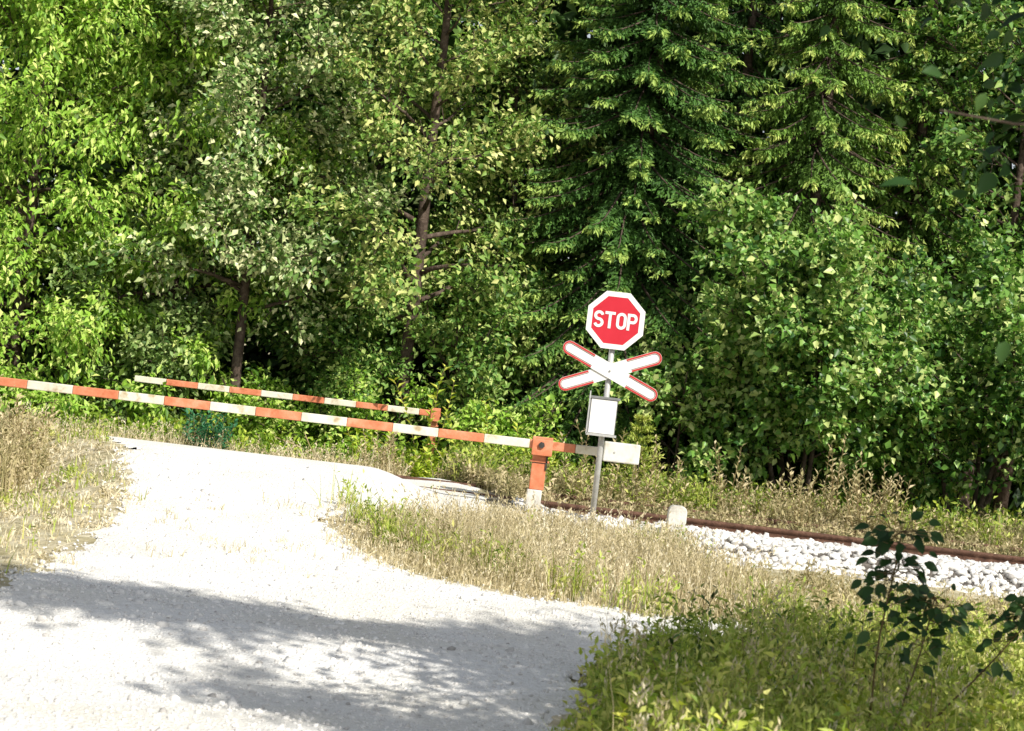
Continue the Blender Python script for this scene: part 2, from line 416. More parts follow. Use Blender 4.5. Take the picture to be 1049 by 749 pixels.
# ------------------------------------------------------------------ stones
def ico():
    t = (1 + 5 ** 0.5) / 2
    v = unit(np.array([(-1, t, 0), (1, t, 0), (-1, -t, 0), (1, -t, 0), (0, -1, t), (0, 1, t), (0, -1, -t), (0, 1, -t), (t, 0, -1), (t, 0, 1), (-t, 0, -1), (-t, 0, 1)], float))
    f = np.array([(0, 11, 5), (0, 5, 1), (0, 1, 7), (0, 7, 10), (0, 10, 11), (1, 5, 9), (5, 11, 4), (11, 10, 2), (10, 7, 6), (7, 1, 8), (3, 9, 4), (3, 4, 2), (3, 2, 6), (3, 6, 8), (3, 8, 9), (4, 9, 5), (2, 4, 11), (6, 2, 10), (8, 6, 7), (9, 8, 1)])
    return v, f
def stones_mesh(name, P, size, tint):
    v, f = ico(); n = len(P)
    jit = 1 + R.normal(0, 0.2, (n, 12, 1))
    V = v[None] * jit * np.clip(R.normal(1, 0.25, (n, 1, 3)), 0.5, 1.6) * np.array([1, 1, 0.75])
    a = R.uniform(0, 2 * np.pi, n); c, s = np.cos(a)[:, None], np.sin(a)[:, None]
    V = np.stack([V[..., 0] * c - V[..., 1] * s, V[..., 0] * s + V[..., 1] * c, V[..., 2]], -1)
    tl = R.normal(0, 0.5, n)[:, None]
    V = np.stack([V[..., 0], V[..., 1] * np.cos(tl) - V[..., 2] * np.sin(tl), V[..., 1] * np.sin(tl) + V[..., 2] * np.cos(tl)], -1)
    V = V * size[:, None, None] + P[:, None]
    F = (f[None] + (np.arange(n) * 12)[:, None, None]).ravel()
    return mesh_np(name, V.reshape(-1, 3), F, np.full(n * 20, 3), np.repeat(tint, 12))

n = 6500
x = np.concatenate([R.uniform(0.2, 9.5, n), R.uniform(-10, -6.4, 1200)]); y = R.uniform(20.0, 21.42, len(x))
y[R.random(len(x)) < 0.18] += 1.6
z = ballast_z(x, y)
st = link('ballast_stones', stones_mesh('ballast_stones', np.stack([x, y, z + 0.005], -1), R.uniform(0.022, 0.055, len(x)), np.clip(R.normal(0.6, 0.28, len(x)), 0, 1)), M['stone'])
tag(st, 'pale crushed stone ballast heaped along the near rail', 'ballast', kind='stuff')

n = 26000
y = 5.5 + 14 * R.random(n) ** 1.5; x = R.uniform(-4, 2.2, n)
k = road_f(x, y) < 0.22 * R.random(n) ** 2; x, y = x[k], y[k]
sz = R.uniform(0.004, 0.013, len(x)) * (1 + 1.2 * (R.random(len(x)) < 0.05))
st = link('loose_gravel', stones_mesh('loose_gravel', np.stack([x, y, ground_z(x, y) + 0.014], -1), sz, np.clip(R.normal(0.62, 0.22, len(x)), 0, 1)), M['stone'])
tag(st, 'loose pale stones lying over the gravel road', 'gravel', kind='stuff')

# ------------------------------------------------------------------ rails
def rail(yc, label):
    prof = [(-0.065, 0), (0.065, 0), (0.065, 0.012), (0.012, 0.028), (0.010, 0.10), (0.034, 0.112), (0.034, 0.142), (0.028, 0.149), (-0.028, 0.149), (-0.034, 0.142), (-0.034, 0.112), (-0.010, 0.10), (-0.012, 0.028), (-0.065, 0.012)]
    xs = np.arange(-30, 30.01, 1.0); n = len(prof)
    V = np.array([(x, yc + p[0], -0.185 + p[1]) for x in xs for p in prof])
    F = []
    for i in range(len(xs) - 1):
        for j in range(n):
            F += [i * n + j, (i + 1) * n + j, (i + 1) * n + (j + 1) % n, i * n + (j + 1) % n]
    me = mesh_np('rail', V, np.array(F), np.full(len(F) // 4, 4))
    return tag(link('rail', me, M['rust']), label, 'rail', 'rails of the railway track')
rail(21.45, 'near rusty steel rail running along the top of the stone ballast')
rail(22.95, 'far rusty steel rail behind the near one, half hidden by weeds')

# ------------------------------------------------------------------ signpost
SX, SY = 1.0, 20.0
gz = float(ground_z(SX, SY))
sp = thing('sign_post', 'grey pole carrying red STOP sign, crossbuck and white notice box beside the barrier', 'road sign', (SX, SY, gz))
H0 = -gz   # local z of world zero
pole = MB(); pole.cyl((0, 0.045, -0.1), (0, 0, 1), 0.030, H0 + 2.2 + 0.1, 0, 20); pole.cyl((0, 0.045, H0 + 2.2), (0, 0, 1), 0.033, 0.015, 0, 20)
po = pole.build('pole', M['galv'], sp)
for p in po.data.polygons: p.use_smooth = len(p.vertices) == 4
def octo(r):  # r = flat-to-flat / 2
    rr = r / math.cos(math.pi / 8)
    return [(rr * math.cos(math.pi / 8 + k * math.pi / 4), rr * math.sin(math.pi / 8 + k * math.pi / 4)) for k in range(8)]
so = MB(); so.prism(octo(0.2445), -0.010, 0.004, 0)
stop = so.build('stop_sign', M['red_sign'], sp, (0, -0.01, H0 + 1.98))
bd = MB(); bd.ring(octo(0.294), octo(0.242), -0.012, 0.006, 0); bd.build('border', M['sign_white'], stop)
bk = MB(); bk.prism(octo(0.289), 0.008, 0.011, 0)
for dz in (-0.12, 0.12): bk.box(-0.05, 0.05, 0.012, 0.03, dz - 0.02, dz + 0.02, 0)
bk.build('back_plate', M['grey_metal'], stop)
# lettering: thick strokes, narrow road-sign capitals
def stroke(mb, pts, w, closed=False):
    pts = [Vector(p) for p in pts]; n = len(pts)
    L, Rr = [], []
    for i in range(n):
        if closed: a, b = pts[i - 1], pts[(i + 1) % n]
        else: a, b = pts[max(i - 1, 0)], pts[min(i + 1, n - 1)]
        d = (b - a).normalized(); nn = Vector((-d.y, d.x))
        k = 1.0
        if closed or 0 < i < n - 1:
            d0 = (pts[i] - pts[i - 1]).normalized(); c = max(0.6, nn.dot(Vector((-d0.y, d0.x)))); k = 1 / c
        L.append(pts[i] + nn * w / 2 * k); Rr.append(pts[i] - nn * w / 2 * k)
    o = len(mb.v)
    for y_ in (-0.0145, -0.0105):
        mb.v += [(p.x, y_, p.y) for p in L] + [(p.x, y_, p.y) for p in Rr]
    m = n if closed else n - 1
    for i in range(m):
        j = (i + 1) % n
        mb.f.append((o + i, o + j, o + n + j, o + n + i)); mb.m.append(0)
        mb.f.append((o + i, o + 2 * n + i, o + 2 * n + j, o + j)); mb.m.append(0)
        mb.f.append((o + n + i, o + n + j, o + 3 * n + j, o + 3 * n + i)); mb.m.append(0)
lt = MB(); hh, hw, sw = 0.086, 0.040, 0.029
def arc(cx, cz, rx, rz, a0, a1, k=8): return [(cx + rx * math.cos(rad(a0 + (a1 - a0) * i / k)), cz + rz * math.sin(rad(a0 + (a1 - a0) * i / k))) for i in range(k + 1)]
ih, iw = hh - sw / 2, hw - sw / 2 + 0.012
cS = -0.173; q = ih / 2
stroke(lt, arc(cS, q, iw, q, 15, 270, 12)[:-1] + arc(cS, -q, iw, q, 90, -165, 12), sw)
cT = -0.060
stroke(lt, [(cT - hw - 0.013, ih), (cT + hw + 0.013, ih)], sw); stroke(lt, [(cT, ih - sw / 2), (cT, -hh)], sw)
cO = 0.059
stroke(lt, arc(cO, ih - iw, iw, iw, 0, 180, 8) + arc(cO, -ih + iw, iw, iw, 180, 360, 8), sw, closed=True)
cP = 0.170
stroke(lt, [(cP - iw, -hh), (cP - iw, hh)], sw)
stroke(lt, [(cP - iw + sw / 2, ih), (cP + 0.008, ih)] + arc(cP + 0.008, ih - 0.037, iw - 0.008, 0.037, 80, -80, 8) + [(cP + 0.008, ih - 0.074), (cP - iw + sw / 2, ih - 0.074)], sw)
lt.build('lettering', M['sign_white'], stop)

# crossbuck
def stadium(L, r, k=8):
    return [(L / 2 - r + r * math.cos(rad(-90 + 180 * i / k)), r * math.sin(rad(-90 + 180 * i / k))) for i in range(k + 1)] + \
           [(-L / 2 + r + r * math.cos(rad(90 + 180 * i / k)), r * math.sin(rad(90 + 180 * i / k))) for i in range(k + 1)]
def dense(loop, step=0.02):
    out = []
    for i in range(len(loop)):
        a, b = loop[i], loop[(i + 1) % len(loop)]
        n = max(1, int(math.hypot(b[0] - a[0], b[1] - a[1]) / step))
        out += [(a[0] + (b[0] - a[0]) * k / n, a[1] + (b[1] - a[1]) * k / n) for k in range(n)]
    return out
def arm(angle, yoff):
    L, r = 1.10, 0.072
    o = MB(); o.prism(stadium(L, r), -0.006, 0.006, 0)
    a = o.build('crossbuck_board', M['sign_white'], sp, (0.005, yoff, H0 + 1.46))
    a.rotation_euler = (0, -rad(angle), 0)
    def offs(d):
        pts = []
        for (px, pz) in dense_core:
            l = max(-L / 2 + r, min(L / 2 - r, px)); dx, dz = px - l, pz
            q = math.hypot(dx, dz); pts.append((l + dx / q * (r - d), dz / q * (r - d)))
        return pts
    dense_core = dense(stadium(L, r))
    for name, d0, d1, mt in (('red_border', 0.002, 0.020, M['red_edge']), ('inner_line', 0.025, 0.030, M['rust']), ):
        O, I = offs(d0), offs(d1)
        for sg in (1, -1):
            b = MB(); b.ring(O, I, -0.0085, -0.005, 0, skip=lambda i: O[i][0] * sg < 0.205)
            b.build(name, mt, a)
    return a
arm(22.5, 0.000); arm(-23.5, -0.0145)
br = MB(); br.box(-0.05, 0.05, 0.012, 0.018, -0.03, 0.03); br.cyl((0, -0.024, 0), (0, -1, 0), 0.010, 0.006, 0, 8)
br.build('clamp', M['grey_metal'], sp, (0, 0, H0 + 1.46))

# notice box on the pole
nb = MB(); w, h = 0.145, 0.185
nb.box(-w, w, -0.06, 0.012, -h, h, 0, 0.006); nb.box(-w - 0.012, w + 0.02, -0.075, 0.014, h - 0.004, h + 0.022, 0, 0.004)
box = nb.build('notice_box', M['grey_metal'], sp, (-0.025, 0.0, H0 + 0.985))
pn = MB(); pn.box(-w + 0.020, w - 0.008, -0.066, -0.061, -h + 0.016, h - 0.008, 0, 0.002); pn.build('panel', M['sign_white'], box)
fr = MB(); fr.box(-w - 0.006, -w + 0.006, -0.078, -0.06, -h, h + 0.07, 0); fr.box(-w, w + 0.02, -0.078, -0.061, -h - 0.012, -h + 0.012, 0); fr.build('bracket', M['galv'], box)

# ------------------------------------------------------------------ boom barriers
def boom_mesh(x0, x1, first, seg, t=0.055, d=0.035, flip=0):
    """striped hollow boom; material 0 orange, 1 cream"""
    mb = MB(); x = x0; edges = []
    e = first
    while e > x0: e -= seg; flip ^= 1
    while e < x1:
        a, b = max(x0, e), min(x1, e + seg)
        mb.box(a + 0.0015, b - 0.0015, -d, d, -t, t, flip, 0.008)
        e += seg; flip ^= 1
    return mb

FOOT = {}
def barrier(loc, x0, x1, first, seg, flip, label, post_x, post_depth, ground, cw, t, pw=1.0):
    b = thing('boom_barrier', label, 'barrier', loc, 'boom barriers at the level crossing')
    bm = boom_mesh(x0, x1, first, seg, t=t, flip=flip).build('boom', [M['orange_paint'], M['cream_paint']], b)
    p = MB(); pz = -(t + 0.004); ft = max(ground + 0.128, 0.15 - loc[2]) if pw == 1 else ground + 0.128
    # two cheek plates with a channel body, bolted cap
    p.box(post_x - 0.078, post_x + 0.074, 0.0, 0.09, ft + 0.002, pz, 0, 0.008)
    p.box(post_x - 0.10, post_x + 0.10, -0.012, 0.10, pz - 0.135, pz - 0.115, 0, 0.004)
    p.box(post_x - 0.095, post_x + 0.115, 0.038, 0.075, pz + 0.001, t + 0.035, 0, 0.006)
    p.box(post_x - 0.095, post_x + 0.115, -0.075, -0.038, pz - 0.06, t + 0.012, 0, 0.006)
    p.v = [((v[0] - post_x) * pw + post_x, v[1], v[2]) for v in p.v]
    post = p.build('post', M['orange_paint'], b)
    if pw == 1: pv = MB(); pv.cyl((post_x, -0.09, 0), (0, 1, 0), 0.022, 0.19, 0, 14); pv.cyl((post_x, -0.098, 0), (0, 1, 0), 0.034, 0.012, 0, 6); pv.build('pivot_bolt', M['dark_metal'], post)
    if pw == 1: ln = MB(); ln.box(post_x - 0.102, post_x + 0.06, -0.003, 0.0, pz - 0.145, pz - 0.139, 0); ln.box(post_x + 0.062, post_x + 0.082, -0.012, -0.001, pz - 0.21, pz - 0.02, 0); ln.build('dark_strips', M['dark_metal'], post)  # dark joint line below the collar and a dark strip at the right side
    f = MB(); f.box(post_x - 0.095, post_x + 0.06, -0.02, 0.13, ground - 0.2, ft, 0, 0.012); f.build('foot', M['concrete'], b)
    if cw:
        c = MB(); c.box(cw[0], cw[1], -0.045, 0.075, cw[2], cw[3], 0, 0.012); co = c.build('counterweight', M['white_paint'], b)
        bolts = MB()
        for q in (0.3,): bolts.cyl((cw[0] + (cw[1] - cw[0]) * q, -0.052, (cw[2] + cw[3]) / 2), (0, 1, 0), 0.011, 0.008, 0, 6)
        bolts.build('bolt', M['galv'], co)
    return b
BY, BZ = 20.22, 0.62
barrier((0, BY, BZ), -6.3, 1.02, -4.96, 0.476, 1, 'long red and white striped boom across the road nearest the viewer, with white counterweight', 0.40, 0, float(ground_z(0.4, BY)) - BZ, (1.045, 1.42, -0.09, 0.115), 0.045)
RY, RZ = 27.0, 0.615
barrier((0, RY, RZ), -5.16, -0.9, -5.16, 0.44, 1, 'shorter red and white striped boom behind the tracks, partly seen above the front boom', -0.98, 0, float(ground_z(-0.98, RY)) - RZ, None, 0.042, 0.62)

# concrete marker stone beside the track
mk = MB(); prof = [(-0.10, -0.35), (0.10, -0.35), (0.097, 0.09), (0.085, 0.125), (0.05, 0.145), (-0.05, 0.145), (-0.085, 0.125), (-0.097, 0.09)]
mk.prism(prof, -0.075, 0.075, 0)
ms = mk.build('marker_stone', M['concrete'], None, (1.90, 20.45, 0.0))
bv = ms.modifiers.new('bevel', 'BEVEL'); bv.width = 0.012; bv.segments = 2
tag(ms, 'short white concrete marker post standing in dry grass by the rail', 'marker post')

# ------------------------------------------------------------------ vegetation generators
SUN_AZ, SUN_EL = 36.0, 42.0
sdir = np.array([math.sin(rad(SUN_AZ)) * math.cos(rad(SUN_EL)), -math.cos(rad(SUN_AZ)) * math.cos(rad(SUN_EL)), math.sin(rad(SUN_EL))])

def curve(p0, d0, length, k, bend, up=0.0, wig=0.1):
    pts = [np.array(p0, float)]; d = unit(np.array(d0, float))
    for i in range(k):
        d = unit(d + np.array([0, 0, up]) * (1.0 / k) + bend * (1.0 / k) + R.normal(0, wig, 3))
        pts.append(pts[-1] + d * length / k)
    return np.array(pts)

def along(pts, t):
    k = len(pts) - 1; f = np.clip(t * k, 0, k - 1e-6); i = f.astype(int); w = (f - i)[:, None]
    return pts[i] * (1 - w) + pts[i + 1] * w

def broadleaf(name, label, cat, loc, H, cb, rad_x, leaf, nleaf, mat, group=None, limbs=26, twigs=9, trunk_r=0.11, lean=(0, 0), leafL=0.10, leafW=0.55,
              droop=0.0, bark='bark', stems=1, rad_y=None, fill=1.0, hang=0.3, spread=0.16, top=0.55, name2='crown', tint_bias=0.0, limb_dir=-math.pi / 2, dir_p=0.42, dir_s=0.8, near=False):
    rad_y = rad_y or rad_x
    t = thing(name, label, cat, loc, group)
    lines = []; trunks = []
    for s in range(stems):
        a = R.uniform(0, 2 * np.pi)
        d = np.array([lean[0], lean[1], 1.0]) + (0 if stems == 1 else 0.32) * np.array([math.cos(a), math.sin(a), 0])
        hl = H * (1 if s == 0 else R.uniform(0.7, 0.98))
        tp = curve((0.12 * math.cos(a) * (stems > 1), 0.12 * math.sin(a) * (stems > 1), -0.15), d, hl * 0.97, 10, np.zeros(3), 0.25, 0.035)
        r0 = trunk_r * (1 if s == 0 else 0.75)
        lines.append((tp, r0 * np.linspace(1, 0.15, 11) ** 0.8, 0.5)); trunks.append((tp, r0, hl))
    P, D = [], []
    per = max(1, int(nleaf / (limbs * twigs)))
    for i in range(limbs):
        tp, r0, hl = trunks[i % stems]
        f = cb / H + (0.97 - cb / H) * ((i // stems + R.random()) / (limbs / stems)) 
        f = min(f, 0.985)
        base = along(tp, np.array([f]))[0]
        u = (f * H - cb) / max(H - cb, 0.1)
        # crown profile: rounded, widest a little below the middle
        prof = math.sqrt(max(0.06, 1 - ((u - 0.38) / 0.66) ** 2))
        a = i * 2.39996 + R.normal(0, 0.4)
        if R.random() < dir_p: a = limb_dir + R.normal(0, dir_s)
        dirv = np.array([math.cos(a) * rad_x, math.sin(a) * rad_y, 0])
        ln = prof * np.linalg.norm(dirv) * R.uniform(0.65, 1.12)
        d0 = unit(dirv) + np.array([0, 0, 0.25 + top * u])
        lp = curve(base, d0, ln, 6, np.zeros(3), -droop, 0.11)
        lines.append((lp, np.linspace(max(0.012, r0 * (1 - f) * 0.55), 0.006, 7), 0.5))
        for j in range(twigs):
            q = 0.25 + 0.75 * (j + R.random()) / twigs
            b2 = along(lp, np.array([q]))[0]
            td = unit(unit(lp[-1] - lp[0]) * 0.8 + R.normal(0, 0.6, 3) + np.array([0, 0, 0.15 - droop * 0.5]))
            tl = ln * R.uniform(0.22, 0.48) * (1.15 - 0.5 * q) + 0.12
            w = curve(b2, td, tl, 4, np.zeros(3), -droop * 0.8, 0.12)
            lines.append((w, np.linspace(0.008, 0.003, 5), 0.5))
            m = max(1, int(per * R.uniform(0.5, 1.6) * fill))
            tt = R.uniform(0.1, 1.05, m)
            p = along(w, tt) + R.normal(0, spread * (0.5 + 0.5 * tl), (m, 3)) * np.array([1, 1, 0.7])
            P.append(p); D.append(np.broadcast_to(unit(w[-1] - w[0]), (m, 3)))
    link('trunk', tube_mesh('trunk', lines, 7), M[bark], t)
    P = np.concatenate(P); D = np.concatenate(D); m = len(P)
    D = unit(D * 0.6 + R.normal(0, 0.55, (m, 3)) + np.array([0, 0, -hang]))
    N = unit(R.normal(0, 0.5, (m, 3)) + np.array([0, 0, 0.4]) + 0.75 * sdir)
    ti = np.clip(R.normal(0.48 + tint_bias, 0.27, m), 0, 1)
    ti = np.where(R.random(m) < 0.05, np.clip(ti + 0.4, 0, 1), ti)
    L = leafL * np.clip(R.normal(0.92, 0.33, m), 0.3, 1.7)
    link(name2, ovate_mesh(name2, P, D, N, L, leafW, ti) if near else leaf_mesh(name2, P, D, N, L, L * leafW, ti), M[leaf if isinstance(leaf, str) else mat], t)
    return t

def spruce(name, label, loc, H, Rb, mat, n_whorl=30, per=9, zb=0.6, group=None, droop=0.55, dens=1.0, needle=0.085, trunk_r=0.16, hangz=0.1):
    t = thing(name, label, 'spruce tree', loc, group)
    lines = [(np.array([(0.02 * math.sin(z * 1.3), 0.02 * math.cos(z), z) for z in np.linspace(-0.2, H, 14)]), trunk_r * np.linspace(1, 0.06, 14), 0.5)]
    Ps, Ds, Ns, Ls, Ts = [], [], [], [], []
    for w in range(n_whorl):
        f = (w + R.random() * 0.5) / n_whorl
        z = zb + (H * 0.985 - zb) * f; z_whorl = z
        rb = Rb * (1 - (z - zb) / (H - zb)) ** 0.85 + 0.08
        k = max(4, int(per * (0.6 + 0.4 * (1 - f))))
        a0 = R.uniform(0, 6.28)
        for j in range(k):
            a = a0 + 2 * np.pi * j / k + R.normal(0, 0.15)
            ln = rb * R.uniform(0.68, 1.15); z = z_whorl + R.normal(0, 0.16)
            h = np.array([math.cos(a), math.sin(a), 0.0]); side = np.array([-math.sin(a), math.cos(a), 0.0])
            s = np.linspace(0, 1, 8)
            zc = -droop * ln * (s ** 1.1) * (0.55 + 0.5 * (1 - f)) + 0.20 * ln * s ** 3 + 0.1 * ln * s * f
            bp = np.array([0, 0, z]) + h * (s * ln)[:, None] + np.array([0, 0, 1.0]) * zc[:, None] + side * (0.05 * ln * np.sin(s * 3 + a))[:, None]
            lines.append((bp, np.linspace(0.028 * (1 - f) + 0.006, 0.004, 8), 0.5))
            # branchlets left and right, hanging
            nb_ = int(np.clip(ln * 19, 7, 44) * dens)
            q = np.sort(R.uniform(0.04, 1.0, nb_)); sg = np.where(np.arange(nb_) % 2, 1, -1)
            b = along(bp, q)
            fwd = unit(bp[-1] - bp[0])
            bl = (0.10 + 0.32 * ln * 0.45 * (1.05 - q)) * R.uniform(0.7, 1.2, nb_)
            bd_ = unit(fwd[None] * 0.8 + side[None] * (sg * R.uniform(0.55, 0.85, nb_))[:, None] + np.array([0, 0, -1.0]) * R.uniform(0.15 + hangz, 0.4 + hangz, nb_)[:, None])
            for e in range(nb_):
                m = max(3, int(bl[e] / 0.015))
                uu = np.linspace(0.02, 1, m)
                p = b[e] + bd_[e] * (uu * bl[e])[:, None] + np.array([0, 0, -0.25]) * ((uu ** 2) * bl[e])[:, None]
                p = p + R.normal(0, 0.012, (m, 3))
                dd = unit(bd_[e] * 0.75 + R.normal(0, 0.36, (m, 3)) + np.array([0, 0, -0.1]))
                Ps.append(p); Ds.append(dd)
                tt = np.clip(0.20 + 0.55 * (q[e] ** 2) * (0.35 + 0.65 * uu) + 0.30 * uu * q[e] + R.normal(0, 0.08, m), 0, 1); Ts.append(tt)
    link('trunk', tube_mesh('trunk', lines, 6), M['bark'], t)
    P = np.concatenate(Ps); D = np.concatenate(Ds); T_ = np.concatenate(Ts); m = len(P)
    N = unit(R.normal(0, 0.6, (m, 3)) + np.array([0, 0, 0.6]) + 0.3 * sdir)
    L = needle * np.clip(R.normal(1, 0.25, m), 0.5, 1.6)
    link('crown', leaf_mesh('crown', P, D, N, L, L * 0.40, T_, 0.15), M[mat], t)
    return t

def blades(name, label, cat, n, region, hmin, hmax, mat, wid=0.006, keep=None, heads=0.0, lean=0.35, zf=ground_z, hfun=None, leafy=0.0, leaf_l=0.05, tintf=None, clump=0.0):
    x0, x1, y0, y1 = region
    x = R.uniform(x0, x1, n); y = R.uniform(y0, y1, n)
    if clump > 0:
        nc = max(3, int(n / 40)); cx = R.uniform(x0, x1, nc); cy = R.uniform(y0, y1, nc)
        i = R.integers(0, nc, n); x = np.where(R.random(n) < clump, cx[i] + R.normal(0, 0.09, n), x); y = np.where(R.random(n) < 0.999, np.where(np.abs(x - cx[i]) < 0.4, cy[i] + R.normal(0, 0.09, n), y), y)
    if keep is not None:
        k = keep(x, y); x, y = x[k], y[k]
    n = len(x)
    z = zf(x, y) - 0.01
    h = R.uniform(hmin, hmax, n) * R.uniform(0.65, 1.0, n)
    if hfun is not None: h = h * hfun(x, y)
    a = R.uniform(0, 2 * np.pi, n); ln = np.abs(R.normal(0, lean, n)) * h
    dx, dy = np.cos(a) * ln, np.sin(a) * ln
    b = R.uniform(0, 2 * np.pi, n); wx, wy = np.cos(b) * wid / 2, np.sin(b) * wid / 2
    w = R.uniform(0.6, 1.4, n); wx, wy = wx * w, wy * w
    P0 = np.stack([x, y, z], -1); W = np.stack([wx, wy, 0 * wx], -1)
    P1 = P0 + np.stack([dx * 0.35, dy * 0.35, h * 0.55], -1)
    P2 = P0 + np.stack([dx, dy, h], -1)
    V = np.stack([P0 - W, P0 + W, P1 - W * 0.8, P1 + W * 0.8, P2], 1).reshape(-1, 3)
    i = np.arange(n)[:, None] * 5
    F = np.concatenate([i, i + 1, i + 3, i + 2, i + 2, i + 3, i + 4], 1).ravel()
    T = np.tile([4, 3], n)
    ti = np.clip(R.normal(0.5, 0.2, n), 0, 1)
    if tintf is not None: ti = np.clip(ti + tintf(x, y), 0, 1)
    parts = [(V, F, T, np.repeat(ti, 5))]
    if heads > 0:
        k = R.random(n) < heads; m = int(k.sum()); r = 6
        c = np.repeat(P2[k], r, 0); d = np.repeat(unit(P2[k] - P1[k]), r, 0)
        p = c + d * R.uniform(-0.07, 0.02, (m * r, 1)) + R.normal(0, 0.008, (m * r, 3))
        parts.append(leaves_arrays(p, unit(d + R.normal(0, 0.35, (m * r, 3))), R.normal(0, 1, (m * r, 3)), 0.034, 0.011, np.clip(np.repeat(ti[k], r) + R.normal(0.12, 0.1, m * r), 0, 1)))
    if leafy > 0:
        k = R.random(n) < leafy; m = int(k.sum()); r = 9
        f = R.uniform(0.2, 1.0, (m * r, 1))
        p = np.repeat(P0[k], r, 0) * (1 - f) + np.repeat(P2[k], r, 0) * f
        p = p + R.normal(0, 0.02, (m * r, 3))
        parts.append(leaves_arrays(p, unit(R.normal(0, 0.7, (m * r, 3)) + np.array([0, 0, 0.25])), unit(R.normal(0, 0.5, (m * r, 3)) + np.array([0, 0, 0.8])), leaf_l * R.uniform(0.5, 1.4, m * r), leaf_l * 0.45, np.clip(np.repeat(ti[k], r) + R.normal(0.0, 0.15, m * r), 0, 1)))
    V, F, T, t = merge(parts)
    o = link(name, mesh_np(name, V, F, T, t), M[mat])
    return tag(o, label, cat, kind='stuff')

def weed(name, label, cat, loc, h, nst, leafm, leafL=0.09, leafW=0.45, per=14, spread=0.25, group=None, stem='stalk', up=0.3, tb=0.0, bare=0.15):
    t = thing(name, label, cat, loc, group)
    lines, P, D = [], [], []
    for s in range(nst):
        a = R.uniform(0, 6.28)
        c = curve((0.03 * math.cos(a), 0.03 * math.sin(a), -0.03), (spread * math.cos(a), spread * math.sin(a), 1), h * R.uniform(0.65, 1.05), 7, np.zeros(3), 0.0, 0.07)
        lines.append((c, np.linspace(0.0055, 0.002, 8), 0.5))
        q = np.linspace(bare, 1.0, per); b = along(c, q)
        ang = np.arange(per) * 2.4 + a
        d = np.stack([np.cos(ang), np.sin(ang), np.full(per, up) + 0.5 * q], -1)
        P.append(b); D.append(d)
    link('stem', tube_mesh('stem', lines, 5), M[stem], t)
    P = np.concatenate(P); D = unit(np.concatenate(D) + R.normal(0, 0.2, (len(P), 3))); m = len(P)
    N = unit(np.array([0, 0, 1.0]) + 0.3 * sdir + R.normal(0, 0.3, (m, 3)))
    L = leafL * R.uniform(0.55, 1.25, m)
    link('foliage', (ovate_mesh('foliage', P, D, N, L, leafW, np.clip(R.normal(0.5 + tb, 0.22, m), 0, 1)) if loc[1] < 12 else leaf_mesh('foliage', P, D, N, L, L * leafW, np.clip(R.normal(0.52 + tb, 0.2, m), 0, 1))), M[leafm], t)
    return t

def gl(x, y): return (x, y, float(ground_z(x, y)))

# ------------------------------------------------------------------ forest: broadleaf trees along the edge
LEFT = 'bright leafy trees at the left edge of the wood'
broadleaf('broadleaf_tree', 'bright yellow green leafy tree at far left, sunlit down to the ground', 'tree', gl(-7.2, 28.2), 8.6, 0.5, 2.3, 'bright_leaf', 44000, None, LEFT, limbs=64, leafL=0.108, droop=0.35, hang=0.6, leafW=0.42)
broadleaf('broadleaf_tree', 'bright green leafy tree second from left, dense hanging foliage', 'tree', gl(-5.1, 28.8), 8.8, 0.8, 2.0, 'bright_leaf', 40000, None, LEFT, limbs=60, leafL=0.108, droop=0.35, hang=0.6, leafW=0.42, tint_bias=0.0)
broadleaf('broadleaf_tree', 'bright green leafy tree outside the left edge of the picture', 'tree', gl(-10.2, 28.0), 9.0, 0.5, 2.4, 'bright_leaf', 9000, None, LEFT, limbs=34, leafL=0.14, droop=0.3, hang=0.6, leafW=0.45)
broadleaf('shrub', 'blue green rounded shrub under the bright trees, behind the barrier at left', 'shrub', gl(-5.7, 28.9), 3.3, 0.1, 1.4, 'blue_leaf', 13000, None, limbs=30, stems=4, trunk_r=0.04, leafL=0.10, droop=0.15)
broadleaf('shrub', 'pale green shrub between the bright trees and the slender pale trunk', 'shrub', gl(-5.0, 28.4), 2.2, 0.1, 0.95, 'blue_leaf', 5000, None, limbs=24, stems=4, trunk_r=0.035, leafL=0.09, droop=0.1, tint_bias=-0.1)
broadleaf('oak_tree', 'silvery pale leaved tree with bare slender brown trunk, left of centre', 'tree', gl(-3.9, 28.0), 8.8, 2.4, 1.9, 'pale_leaf', 28000, None, limbs=40, leafL=0.095, leafW=0.6, trunk_r=0.09, lean=(0.0, 0.0), tint_bias=0.1)
broadleaf('oak_tree', 'tall tree with dark rugged trunk and olive leaves at the centre', 'tree', gl(-1.55, 28.4), 9.5, 2.2, 2.15, 'olive_leaf', 23000, None, limbs=36, leafL=0.095, leafW=0.6, trunk_r=0.125, lean=(0.03, 0.0), dir_p=0.25, tint_bias=0.08)
broadleaf('oak_tree', 'small olive leaved tree leaning over the gap just left of the dark spruce', 'tree', gl(-0.05, 30.0), 7.4, 2.2, 1.5, 'olive_leaf', 15000, None, limbs=30, leafL=0.095, trunk_r=0.09, tint_bias=-0.05)
broadleaf('broadleaf_tree', 'dark green tree standing back between the pale tree and the dark trunk', 'tree', gl(-2.7, 31.0), 9.0, 1.5, 1.9, 'mid_leaf', 14000, None, limbs=36, leafL=0.12)
LS = 'low bright shrubs at the foot of the wood behind the far boom'
broadleaf('shrub', 'low bright shrub hiding the foot of the slender trunk behind the far boom', 'shrub', gl(-3.75, 27.75), 1.35, 0.05, 0.75, 'bright_leaf', 4200, None, LS, limbs=22, stems=4, trunk_r=0.02, leafL=0.085, tint_bias=0.05)
